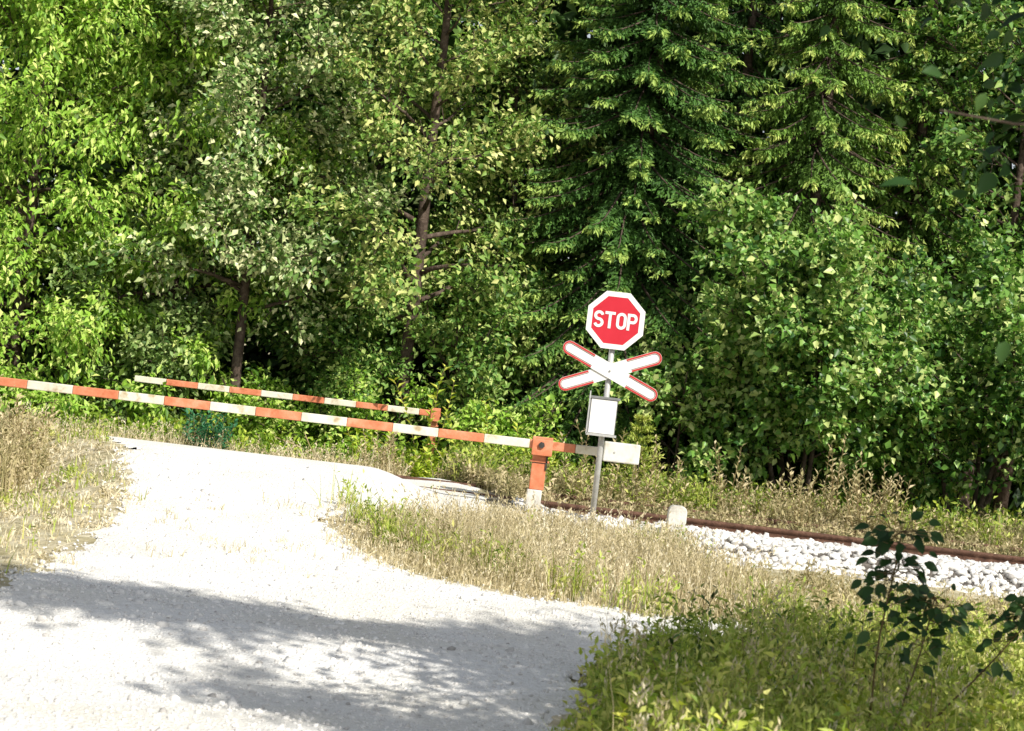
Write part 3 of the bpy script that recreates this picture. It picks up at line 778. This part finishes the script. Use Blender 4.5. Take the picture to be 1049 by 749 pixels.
broadleaf('shrub', 'low bright shrub hiding the foot of the dark rugged trunk', 'shrub', gl(-1.75, 27.75), 1.5, 0.05, 0.8, 'bright_leaf', 4600, None, LS, limbs=22, stems=4, trunk_r=0.02, leafL=0.085)
broadleaf('shrub', 'yellow green shrub behind the gap between far barrier post and orange near post', 'shrub', gl(0.0, 27.5), 1.5, 0.05, 0.9, 'bright_leaf', 4600, None, LS, limbs=22, stems=4, trunk_r=0.02, leafL=0.085, tint_bias=0.05)
UN = 'green understorey shrubs below the central trees'
broadleaf('understorey_shrub', 'low green bush hiding the foot of the dark central trunk', 'shrub', gl(-1.9, 28.6), 1.9, 0.1, 0.8, 'mid_leaf', 6000, None, UN, limbs=24, stems=3, trunk_r=0.03, leafL=0.085)
broadleaf('understorey_shrub', 'dark green bush filling the gap between the two bare trunks', 'shrub', gl(-2.65, 29.8), 3.9, 0.2, 1.4, 'mid_leaf', 11000, None, UN, limbs=28, stems=3, trunk_r=0.05, leafL=0.10)
broadleaf('understorey_shrub', 'green bush directly right of the dark trunk, above the saplings', 'shrub', gl(-0.35, 28.9), 3.7, 0.3, 1.3, 'mid_leaf', 11000, None, UN, limbs=28, stems=3, trunk_r=0.05, leafL=0.10, tint_bias=0.06)
broadleaf('understorey_shrub', 'green bush behind the crossbuck, left of the big hazel', 'shrub', gl(0.95, 28.6), 3.2, 0.3, 1.15, 'mid_leaf', 8500, None, UN, limbs=26, stems=3, trunk_r=0.05, leafL=0.095, tint_bias=0.04)
spruce('spruce_tree', 'large dark spruce with drooping branches right of centre, behind the STOP sign', gl(1.65, 29.4), 12.5, 3.0, 'spruce_dark', n_whorl=31, per=17, dens=1.35, droop=0.75)
spruce('spruce_tree', 'dark spruce crown filling the gap between the two front spruces', gl(3.2, 31.4), 12.5, 2.3, 'spruce_dark', n_whorl=24, per=13, droop=0.7)
spruce('spruce_tree', 'spruce with yellowish twigs at the upper right, behind the hazel', gl(6.0, 30.9), 12.0, 2.2, 'spruce_light', n_whorl=24, per=13, droop=0.8, hangz=0.4)
spruce('spruce_tree', 'lighter green spruce with long hanging twigs, right of the dark one', gl(4.3, 29.8), 12.0, 2.5, 'spruce_light', n_whorl=27, per=14, droop=0.8, hangz=0.5)
HZ = 'hazel bushes along the right edge of the wood'
broadleaf('hazel_bush', 'largest sunlit hazel bush, spreading at right above the dark hollow', 'shrub', gl(4.2, 27.4), 4.5, 1.5, 2.0, 'hazel_leaf', 28000, None, HZ, limbs=42, stems=5, trunk_r=0.06, leafL=0.10, leafW=0.75)
broadleaf('hazel_bush', 'hazel bush at the right edge of the picture, darker leaves', 'shrub', gl(6.7, 27.8), 4.3, 1.3, 1.8, 'hazel_leaf', 20000, None, HZ, limbs=36, stems=5, trunk_r=0.06, leafL=0.10, leafW=0.75, tint_bias=-0.12)
broadleaf('hazel_bush', 'yellowish hazel bush right beside the STOP sign', 'shrub', gl(2.45, 27.8), 3.3, 1.2, 1.15, 'hazel_leaf', 8000, None, HZ, limbs=26, stems=4, trunk_r=0.045, leafL=0.11, leafW=0.7, tint_bias=0.08)
broadleaf('broadleaf_tree', 'dark green tree rising behind the hazel at the right edge', 'tree', gl(7.2, 30.2), 9.5, 1.5, 2.3, 'mid_leaf', 17000, None, limbs=36, leafL=0.12, tint_bias=-0.1)
broadleaf('broadleaf_tree', 'dark green tree outside the right edge beyond the hazel', 'tree', gl(10.2, 29.0), 9.0, 0.8, 2.5, 'mid_leaf', 7000, None, limbs=32, leafL=0.14)

# the deep wood behind reads as one dark mass
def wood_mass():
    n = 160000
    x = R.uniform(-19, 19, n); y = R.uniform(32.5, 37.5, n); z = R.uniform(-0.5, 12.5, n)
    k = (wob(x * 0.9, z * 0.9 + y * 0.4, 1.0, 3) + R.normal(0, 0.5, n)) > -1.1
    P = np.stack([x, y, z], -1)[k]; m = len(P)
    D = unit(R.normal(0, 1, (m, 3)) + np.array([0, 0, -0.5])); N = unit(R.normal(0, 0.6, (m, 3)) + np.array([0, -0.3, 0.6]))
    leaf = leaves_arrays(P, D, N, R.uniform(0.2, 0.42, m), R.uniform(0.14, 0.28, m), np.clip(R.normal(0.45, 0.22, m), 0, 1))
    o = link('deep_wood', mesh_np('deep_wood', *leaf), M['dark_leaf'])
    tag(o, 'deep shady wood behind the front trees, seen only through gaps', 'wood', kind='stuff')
    lines = []
    for i in range(16):
        tx, ty = R.uniform(-16, 16), R.uniform(32, 36); r = R.uniform(0.06, 0.16)
        lines.append((np.array([(tx, ty, -0.6), (tx + R.normal(0, .1), ty, 4), (tx + R.normal(0, .2), ty, 8), (tx + R.normal(0, .3), ty, 11)]), np.array([1, .8, .6, .3]) * r, 0.5))
    o = link('deep_wood_trunks', tube_mesh('deep_wood_trunks', lines, 7), M['bark'])
    tag(o, 'thin trunks standing in the shade deep inside the wood', 'wood', kind='stuff')
wood_mass()

# ------------------------------------------------------------------ small plants between the tracks and the wood
SA = 'leafy saplings behind the barrier'
for x, y, h, ns, lb, tb in ((-1.05, 26.2, 1.75, 3, 'tallest yellow green sapling behind the booms, left of the centre bush', 0.18), (-0.45, 26.0, 1.2, 4, 'low sapling clump just right of the far barrier post', 0.05),
                            (0.10, 25.8, 1.35, 3, 'upright sapling above the orange barrier post, left one', 0.12), (0.55, 25.7, 1.15, 3, 'upright sapling above the orange barrier post, right one', 0.1),
                            (-0.95, 25.6, 0.62, 6, 'bushy low sapling hiding the foot of the far barrier post', 0.1),
                            (-1.75, 26.3, 0.95, 4, 'low pale sapling under the booms where they overlap', 0.15)):
    weed('sapling', lb, 'sapling', gl(x, y), h, ns + 1, 'weed_leaf', 0.13, 0.45, 26, 0.28, SA, tb=tb, bare=0.1)
for x, y, h, lb in ((-1.62, 25.3, 0.85, 'pale dry bushy weed under the overlapping booms, left one'), (-1.3, 25.2, 0.7, 'pale dry bushy weed under the overlapping booms, right one')):
    weed('dry_weed', lb, 'weed', gl(x, y), h, 9, 'dry_weed', 0.07, 0.35, 24, 0.45, 'pale dry weeds under the booms', up=0.6, tb=0.2)
# small conifer sapling right of the notice box
def conifer_sapling(loc, h, label):
    t = thing('conifer_sapling', label, 'sapling', loc)
    lines = [(np.array([(0, 0, -0.05), (0.01, 0, h * 0.5), (0.0, 0, h)]), np.array([0.012, 0.008, 0.003]), 0.5)]
    P, D = [], []
    for w in range(9):
        z = h * (0.12 + 0.84 * w / 8.5); ln = 0.52 * (1 - w / 9.6)
        for j in range(6):
            a = w * 0.7 + j * 1.047 + R.normal(0, 0.1)
            tip = np.array([math.cos(a) * ln, math.sin(a) * ln, ln * 0.42])
            s = np.linspace(0, 1, 4)[:, None]
            lines.append((np.array([0, 0, z]) + tip * s, np.array([0.005, 0.004, 0.003, 0.002]), 0.5))
            q = R.uniform(0.05, 1.0, 46)[:, None]
            P.append(np.array([0, 0, z]) + tip * q); D.append(unit(unit(tip) * 0.7 + R.normal(0, 0.55, (46, 3))))
    link('trunk', tube_mesh('trunk', lines, 5), M['bark'], t)
    P = np.concatenate(P); D = np.concatenate(D); m = len(P)
    link('crown', leaf_mesh('crown', P, D, R.normal(0, 1, (m, 3)), 0.07, 0.022, np.clip(R.normal(0.62, 0.15, m), 0, 1), 0.1), M['green_grass'], t)
conifer_sapling(gl(1.72, 24.6), 1.35, 'small pale green conifer sapling with upswept twigs right of the notice box')

n_keep = lambda x, y: (sdf(x, y) > 0.15)
blades('trackside_weeds', 'dry and green weeds growing in a strip behind the rails', 'weeds', 22000, (-0.6, 9.5, 21.8, 26.2), 0.25, 0.75, 'dry_weed', wid=0.012, keep=n_keep, heads=0.25, leafy=0.35, leaf_l=0.07, hfun=lambda x, y: (0.75 + 0.35 * wob(x, y, 1.3, 5)) * (0.55 + 0.45 * sm(22.6, 24, y)), clump=0.5)
blades('green_trackside_weeds', 'green leafy weeds mixed among the dry ones behind the rails', 'weeds', 5000, (-0.6, 9.5, 23.2, 26.2), 0.3, 0.8, 'green_grass', wid=0.012, keep=lambda x, y: n_keep(x, y) & (wob(x, y, 1.2, 11) + 0.4 * (1 - sm(1.5, 3, x)) > 0.1), leafy=0.5, leaf_l=0.08, tintf=lambda x, y: -0.1 + 0 * x, clump=0.4)
for i in range(34):
    x, y = R.uniform(0.6, 5.4), R.uniform(22.6, 24.4)
    weed('weed_spike', 'tall dry seeding weed spike standing behind the rail', 'weed', gl(x, y), R.uniform(0.7, 1.2), 3, 'dry_weed', 0.085, 0.35, 24, 0.22, 'dry weed spikes behind the rail', up=0.7, tb=0.05)
blades('wood_edge_undergrowth', 'low green undergrowth along the foot of the wood', 'undergrowth', 12000, (-10.5, 9.5, 25.8, 28.6), 0.3, 0.85, 'weed_leaf', wid=0.014, leafy=0.7, leaf_l=0.10, hfun=lambda x, y: 0.8 + 0.3 * wob(x, y, 1.1, 8), tintf=lambda x, y: -0.25 - 0.2 * sm(1, 3, x), clump=0.4)  # tint drops towards the right, painting in the shade under the hazels
blades('far_bank_grass', 'dry straw grass on the bank beyond the crossing under the booms', 'grass', 9000, (-9.5, -1.2, 24.0, 26.4), 0.2, 0.62, 'dry_grass', wid=0.011, keep=lambda x, y: (y > 24.9) | (x < -5.6), heads=0.3, leafy=0.15, tintf=lambda x, y: -0.12 + 0.15 * wob(x, y, 0.9, 3), hfun=lambda x, y: 0.8 + 0.3 * wob(x, y, 1.1, 6))
for i in range(6):
    x, y = -3.95 + 0.16 * (i % 3) + R.normal(0, 0.05), 25.2 + 0.22 * (i // 3)
    weed('nettle', 'dark blue green nettle in the clump under the booms at the road edge', 'nettle', gl(x, y), 0.75, 5, 'nettle_leaf', 0.10, 0.5, 20, 0.25, 'nettles under the booms')
# dead branch under the boom
tb_ = thing('dead_branch', 'dry fallen branch with forked twigs under the booms', 'branch', gl(-2.55, 26.2))
ls = [(np.array([(-0.5, 0, 0.5), (-0.2, 0.05, 0.42), (0.15, 0.0, 0.22), (0.5, 0.1, 0.02)]), np.array([0.008, 0.016, 0.022, 0.028]), 0.9),
      (np.array([(-0.2, 0.05, 0.42), (-0.35, 0.0, 0.3), (-0.55, -0.1, 0.25)]), np.array([0.012, 0.008, 0.005]), 0.9),
      (np.array([(0.15, 0, 0.22), (0.0, -0.1, 0.42), (-0.1, -0.15, 0.62)]), np.array([0.014, 0.009, 0.005]), 0.9)]
link('limb', tube_mesh('limb', ls, 6), M['stalk'], tb_)

# ------------------------------------------------------------------ grass along the road
wedge_keep = lambda x, y: (sdf(x, y) + 0.2 * wob(x, y, 1.5, 1) > -0.13 + 0.25 * (np.sin(x * 31 + y * 17) * np.sin(y * 23 - x * 11))) & (y > 13.4) & (x + 0.3 * wob(x, y, 1.7, 9) < 1.85 + 0.6 * (1 - sm(14.4, 16, y)))
blades('dry_grass', 'tall straw coloured dry grass between the road and the tracks', 'grass', 46000, (-1.9, 3.6, 13.8, 19.75), 0.22, 0.74, 'dry_grass', wid=0.007, keep=wedge_keep, heads=0.2, lean=0.42,
       tintf=lambda x, y: -0.10 + 0.18 * wob(x, y, 0.8, 2), hfun=lambda x, y: (0.2 + 0.9 * sm(-0.1, 1.0, sdf(x, y))) * (0.85 + 0.25 * wob(x, y, 1.2, 4)) * (1 - 0.42 * sm(16.4, 18.6, y)) * (1 - 0.5 * sm(18, 19.5, y) * (1 - sm(-0.3, 0.6, x))), clump=0.35)
blades('green_grass', 'green tufts mixed into the dry grass beside the road', 'grass', 12000, (-1.6, 2.5, 13.8, 19.0), 0.2, 0.48, 'green_grass', wid=0.009, keep=lambda x, y: wedge_keep(x, y) & (wob(x, y, 0.9, 7) > 0.25), lean=0.35, leafy=0.15, leaf_l=0.05, clump=0.3)
blades('verge_grass', 'sparse dry yellow grass on the left verge of the road', 'grass', 15000, (-8.5, -2.3, 9.0, 24.0), 0.06, 0.26, 'dry_grass', wid=0.008, keep=lambda x, y: (sdf(x, y) + 0.3 * wob(x, y, 1.5, 1) > 0.0) & (x < -2.2), heads=0.2, lean=0.5,
       tintf=lambda x, y: 0.12 + 0.12 * wob(x, y, 0.9, 2), hfun=lambda x, y: 0.4 + 1.0 * sm(0.5, 2.0, sdf(x, y)), clump=0.55, leafy=0.06)
blades('verge_green', 'patchy green grass and clover creeping over the left verge', 'grass', 9000, (-8.5, -2.3, 9.0, 23.0), 0.05, 0.22, 'green_grass', wid=0.009, keep=lambda x, y: (sdf(x, y) + 0.3 * wob(x, y, 1.5, 1) > 0.0) & (x < -2.2) & (wob(x, y, 1.3, 13) > 0.0), lean=0.5, leafy=0.2, leaf_l=0.04, clump=0.5)
blades('short_verge_grass', 'short trodden yellowish grass covering the bare soil of the left verge', 'grass', 15000, (-8.5, -2.3, 9.0, 23.5), 0.03, 0.09, 'dry_grass', wid=0.012, keep=lambda x, y: (sdf(x, y) + 0.3 * wob(x, y, 1.5, 1) > -0.1) & (x < -2.2), lean=0.9, tintf=lambda x, y: 0.2 + 0.15 * wob(x, y, 1.9, 2))
blades('verge_weeds', 'tall dry weeds at the far left beside the end of the boom', 'weeds', 7000, (-8.5, -4.2, 16.0, 22.8), 0.35, 0.95, 'dry_weed', wid=0.010, keep=lambda x, y: (sdf(x, y) > 0.7), heads=0.5, leafy=0.25, leaf_l=0.06, hfun=lambda x, y: 0.5 + 0.7 * sm(0.6, 1.6, sdf(x, y)), tintf=lambda x, y: 0.05 + 0 * x, clump=0.5)
for i in range(9):
    x, y = R.uniform(-5.5, -4.55), R.uniform(18.2, 20.2)
    weed('seeding_weed', 'tall dry reddish weed at the far left, reaching up to the striped boom', 'weed', gl(x, y), R.uniform(0.65, 0.95), 4, 'dry_weed', 0.075, 0.4, 22, 0.25, 'dry weeds at the left end of the boom', up=0.6, tb=0.1)
blades('road_tufts', 'thin dry tufts sprouting in the middle of the gravel road', 'grass', 2200, (-2.7, -1.2, 13.8, 17.2), 0.03, 0.13, 'dry_grass', wid=0.007, keep=lambda x, y: wob(x, y, 2.0, 3) > 0.35, lean=0.6, tintf=lambda x, y: -0.1 + 0 * x)

# ------------------------------------------------------------------ foreground verge at lower right
fg_keep = lambda x, y: (sdf(x, y) + 0.12 * wob(x, y, 2.5, 1) > 0.06) & (y < 13.2) & (x > 0)
blades('foreground_grass', 'rank yellow green grass and weeds on the near right verge', 'grass', 36000, (0.3, 4.6, 5.2, 13.2), 0.18, 0.60, 'green_grass', wid=0.007, keep=fg_keep, heads=0.05, leafy=0.40, leaf_l=0.05, lean=0.4, tintf=lambda x, y: 0.05 + 0.2 * wob(x, y, 1.4, 2), hfun=lambda x, y: 0.4 + 0.65 * sm(0, 0.5, sdf(x, y)), clump=0.4)
blades('foreground_dry_stems', 'dry straw stems standing in the near right verge', 'grass', 2600, (0.5, 5.0, 6.5, 14.0), 0.3, 0.62, 'dry_grass', wid=0.005, keep=fg_keep, heads=0.6, lean=0.25, tintf=lambda x, y: -0.15 + 0 * x, clump=0.5)
blades('bank_dry_weeds', 'brown seeding weeds on the low bank between side track and ballast', 'weeds', 9000, (1.5, 8.0, 12.6, 18.2), 0.08, 0.30, 'dry_weed', wid=0.007, keep=lambda x, y: sdf(x, y) > 0.1, heads=0.4, leafy=0.25, leaf_l=0.045, clump=0.5, hfun=lambda x, y: 1 - 0.4 * sm(18.8, 19.6, y))

FW = 'leafy weeds at the front of the right verge'
fw = [(0.62, 8.25, 0.50, 'yellow green leafy weed at the edge of the road, leftmost of the front weeds', 0.22), (0.92, 7.9, 0.46, 'broad leaved weed just right of the leftmost front weed', 0.16),
      (0.75, 7.3, 0.34, 'low leafy weed at the bottom edge of the picture by the road', 0.1)]
for x, y, h, lb, tb in fw:
    weed('leafy_weed', lb, 'weed', gl(x, y), h, 5, 'weed_leaf', 0.10, 0.55, 12, 0.42, FW, up=0.15, tb=tb, bare=0.25)
for i in range(85):
    x, y = R.uniform(0.8, 2.7), R.uniform(6.6, 10.4)
    if x > 0.28 * y + 0.35 or sdf(np.array([x]), np.array([y]))[0] < 0.12: continue
    weed('leafy_weed', 'yellow green leafy weed among the crowded weeds of the near right verge', 'weed', gl(x, y), R.uniform(0.30, 0.58), 6, 'weed_leaf', R.uniform(0.045, 0.08), 0.5, 15, 0.4, FW, tb=R.uniform(0.1, 0.35))
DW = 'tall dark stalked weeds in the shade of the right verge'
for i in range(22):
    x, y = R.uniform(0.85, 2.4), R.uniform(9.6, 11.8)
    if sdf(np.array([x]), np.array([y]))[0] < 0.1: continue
    weed('shaded_weed', 'dark slender weed in the shaded row behind the sunny front weeds', 'weed', gl(x, y), R.uniform(0.4, 0.62), 3, 'dark_leaf', 0.05, 0.4, 16, 0.2, DW, up=0.5)  # dark leaf colour stands in for the shade on this row

# dark broad leaved sapling at right, close to the camera
def big_sapling(loc, label):
    t = thing('broad_leaved_sapling', label, 'sapling', loc)
    stems = [((0, 0, -0.05), (0.0, 0.0, 1), 1.28, 0.66, 110), ((0.02, 0.02, -0.05), (0.55, 0.1, 1), 1.22, 0.78, 80), ((0.05, 0, -0.05), (0.22, 0.0, 1), 1.0, 0.70, 70)]
    lines, P, D, L = [], [], [], []
    for p0, d0, ln, q0, m in stems:
        c = curve(p0, d0, ln, 8, np.zeros(3), -0.1, 0.05)
        lines.append((c, np.linspace(0.007, 0.003, 9), 0.0))
        q = np.clip(R.normal(q0 + 0.22, 0.14, m), 0.3, 1.02); b = along(c, q)
        for k in range(m):
            dd = unit(np.array([R.normal(), R.normal() * 0.7, R.normal(0, 0.5)]))
            pt = b[k] + dd * R.uniform(0.02, 0.15)
            lines.append((np.array([b[k], pt]), np.array([0.002, 0.0015]), 0.0))
            P.append(pt); D.append(unit(dd + np.array([0, 0, -0.5]))); L.append(R.uniform(0.04, 0.085))
    link('stem', tube_mesh('stem', lines, 5), M['stalk'], t)
    P, D, L = np.array(P), np.array(D), np.array(L)
    N = unit(np.array([0, 0, 0.7]) + np.array([0, -0.6, 0]) + R.normal(0, 0.3, (len(P), 3)))
    # ovate leaves: eight-sided outlines with a midrib fold
    Vs, Fs, Ts = [], [], []
    for p, d, nn, l in zip(P, D, N, L):
        s = unit(np.cross(d, nn)); n2 = np.cross(s, d); o = len(Vs)
        mid = [p + d * l * f - n2 * 0.18 * l * f * f for f in (0, 0.25, 0.5, 0.75, 1.0)]
        wd = [0, 0.27, 0.31, 0.2, 0]
        ed = [[m_ + s * sg * w_ * l + n2 * w_ * l * 0.25 for m_, w_ in zip(mid[1:4], wd[1:4])] for sg in (1, -1)]
        Vs += mid + ed[0] + ed[1]
        for sg, e in ((0, 5), (1, 8)):
            q = [(0, 1, e), (1, 2, e + 1, e), (2, 3, e + 2, e + 1), (3, 4, e + 2)]
            for f in q:
                f = f if sg else f[::-1]
                Fs += [o + i for i in f]; Ts.append(len(f))
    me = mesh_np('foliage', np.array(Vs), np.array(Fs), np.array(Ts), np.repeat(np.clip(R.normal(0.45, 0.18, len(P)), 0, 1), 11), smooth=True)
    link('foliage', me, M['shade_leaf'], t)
big_sapling(gl(1.80, 8.9), 'dark broad leaved sapling in shade at right, in front of the ballast')

# ------------------------------------------------------------------ near trees at the right whose shade falls on the road
NT = 'trees standing beside the road at the right, near the viewer'
def shade(tx, ty, h): # crown centre whose shadow lands on (tx, ty)
    k = h / math.tan(rad(SUN_EL))
    return tx + math.sin(rad(SUN_AZ)) * k, ty - math.cos(rad(SUN_AZ)) * k
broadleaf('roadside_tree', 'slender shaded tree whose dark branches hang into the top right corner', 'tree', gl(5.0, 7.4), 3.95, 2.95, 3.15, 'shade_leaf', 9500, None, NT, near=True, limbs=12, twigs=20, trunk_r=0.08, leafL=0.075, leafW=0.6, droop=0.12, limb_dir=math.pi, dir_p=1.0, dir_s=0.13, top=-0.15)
sx, sy = shade(-1.35, 12.2, 8.85)
broadleaf('roadside_tree', 'tall leafy tree right of the viewer shading the far band of road', 'tree', gl(sx, sy), 8.8, 8.2, 2.9, 'mid_leaf', 16000, None, NT, limbs=40, trunk_r=0.15, leafL=0.11, rad_y=0.32, top=-0.3, leafW=0.6, dir_p=0)
sx, sy = shade(-0.65, 9.42, 8.85)
broadleaf('roadside_tree', 'tall leafy tree right of the viewer shading the near band of road', 'tree', gl(sx, sy), 8.7, 8.25, 1.5, 'mid_leaf', 7500, None, NT, limbs=30, trunk_r=0.15, leafL=0.11, rad_y=0.22, top=-0.3, leafW=0.6, dir_p=0)

# ------------------------------------------------------------------ light, sky, camera
w = bpy.data.worlds.new('World'); SC.world = w; w.use_nodes = True
nt = w.node_tree; nt.nodes.clear()
sky = nt.nodes.new('ShaderNodeTexSky'); sky.sky_type = 'NISHITA'; sky.sun_disc = False
sky.sun_elevation = rad(SUN_EL); sky.sun_rotation = math.atan2(sdir[0], sdir[1])
bg = nt.nodes.new('ShaderNodeBackground'); bg.inputs[1].default_value = 0.12
wo = nt.nodes.new('ShaderNodeOutputWorld')
hsv = nt.nodes.new('ShaderNodeHueSaturation'); hsv.inputs['Saturation'].default_value = 0.35
nt.links.new(sky.outputs[0], hsv.inputs['Color']); nt.links.new(hsv.outputs[0], bg.inputs[0]); nt.links.new(bg.outputs[0], wo.inputs[0])
sun = bpy.data.lights.new('sun', 'SUN'); sun.energy = 5.0; sun.angle = rad(0.5); sun.color = (1.0, 0.95, 0.85)
so_ = bpy.data.objects.new('sun', sun); COL.objects.link(so_)
so_.rotation_euler = Vector(sdir).to_track_quat('Z', 'Y').to_euler()

cam = bpy.data.cameras.new('camera'); co = bpy.data.objects.new('camera', cam); COL.objects.link(co)
cam.sensor_width = 36; cam.lens = 36 * 2000 / 1049; cam.clip_end = 3000
co.matrix_world = Matrix.Translation((0, 0, 1.4)) @ Matrix.Rotation(rad(90), 4, 'X') @ Matrix.Rotation(rad(6.7), 4, 'Z')
SC.camera = co
cam.dof.use_dof = True; cam.dof.focus_distance = 21.0; cam.dof.aperture_fstop = 6.0
SC.view_settings.view_transform = 'Standard'; SC.view_settings.look = 'None'; SC.view_settings.exposure = 0
SC.cycles.max_bounces = 6; SC.cycles.diffuse_bounces = 2; SC.cycles.transmission_bounces = 4; SC.cycles.transparent_max_bounces = 4
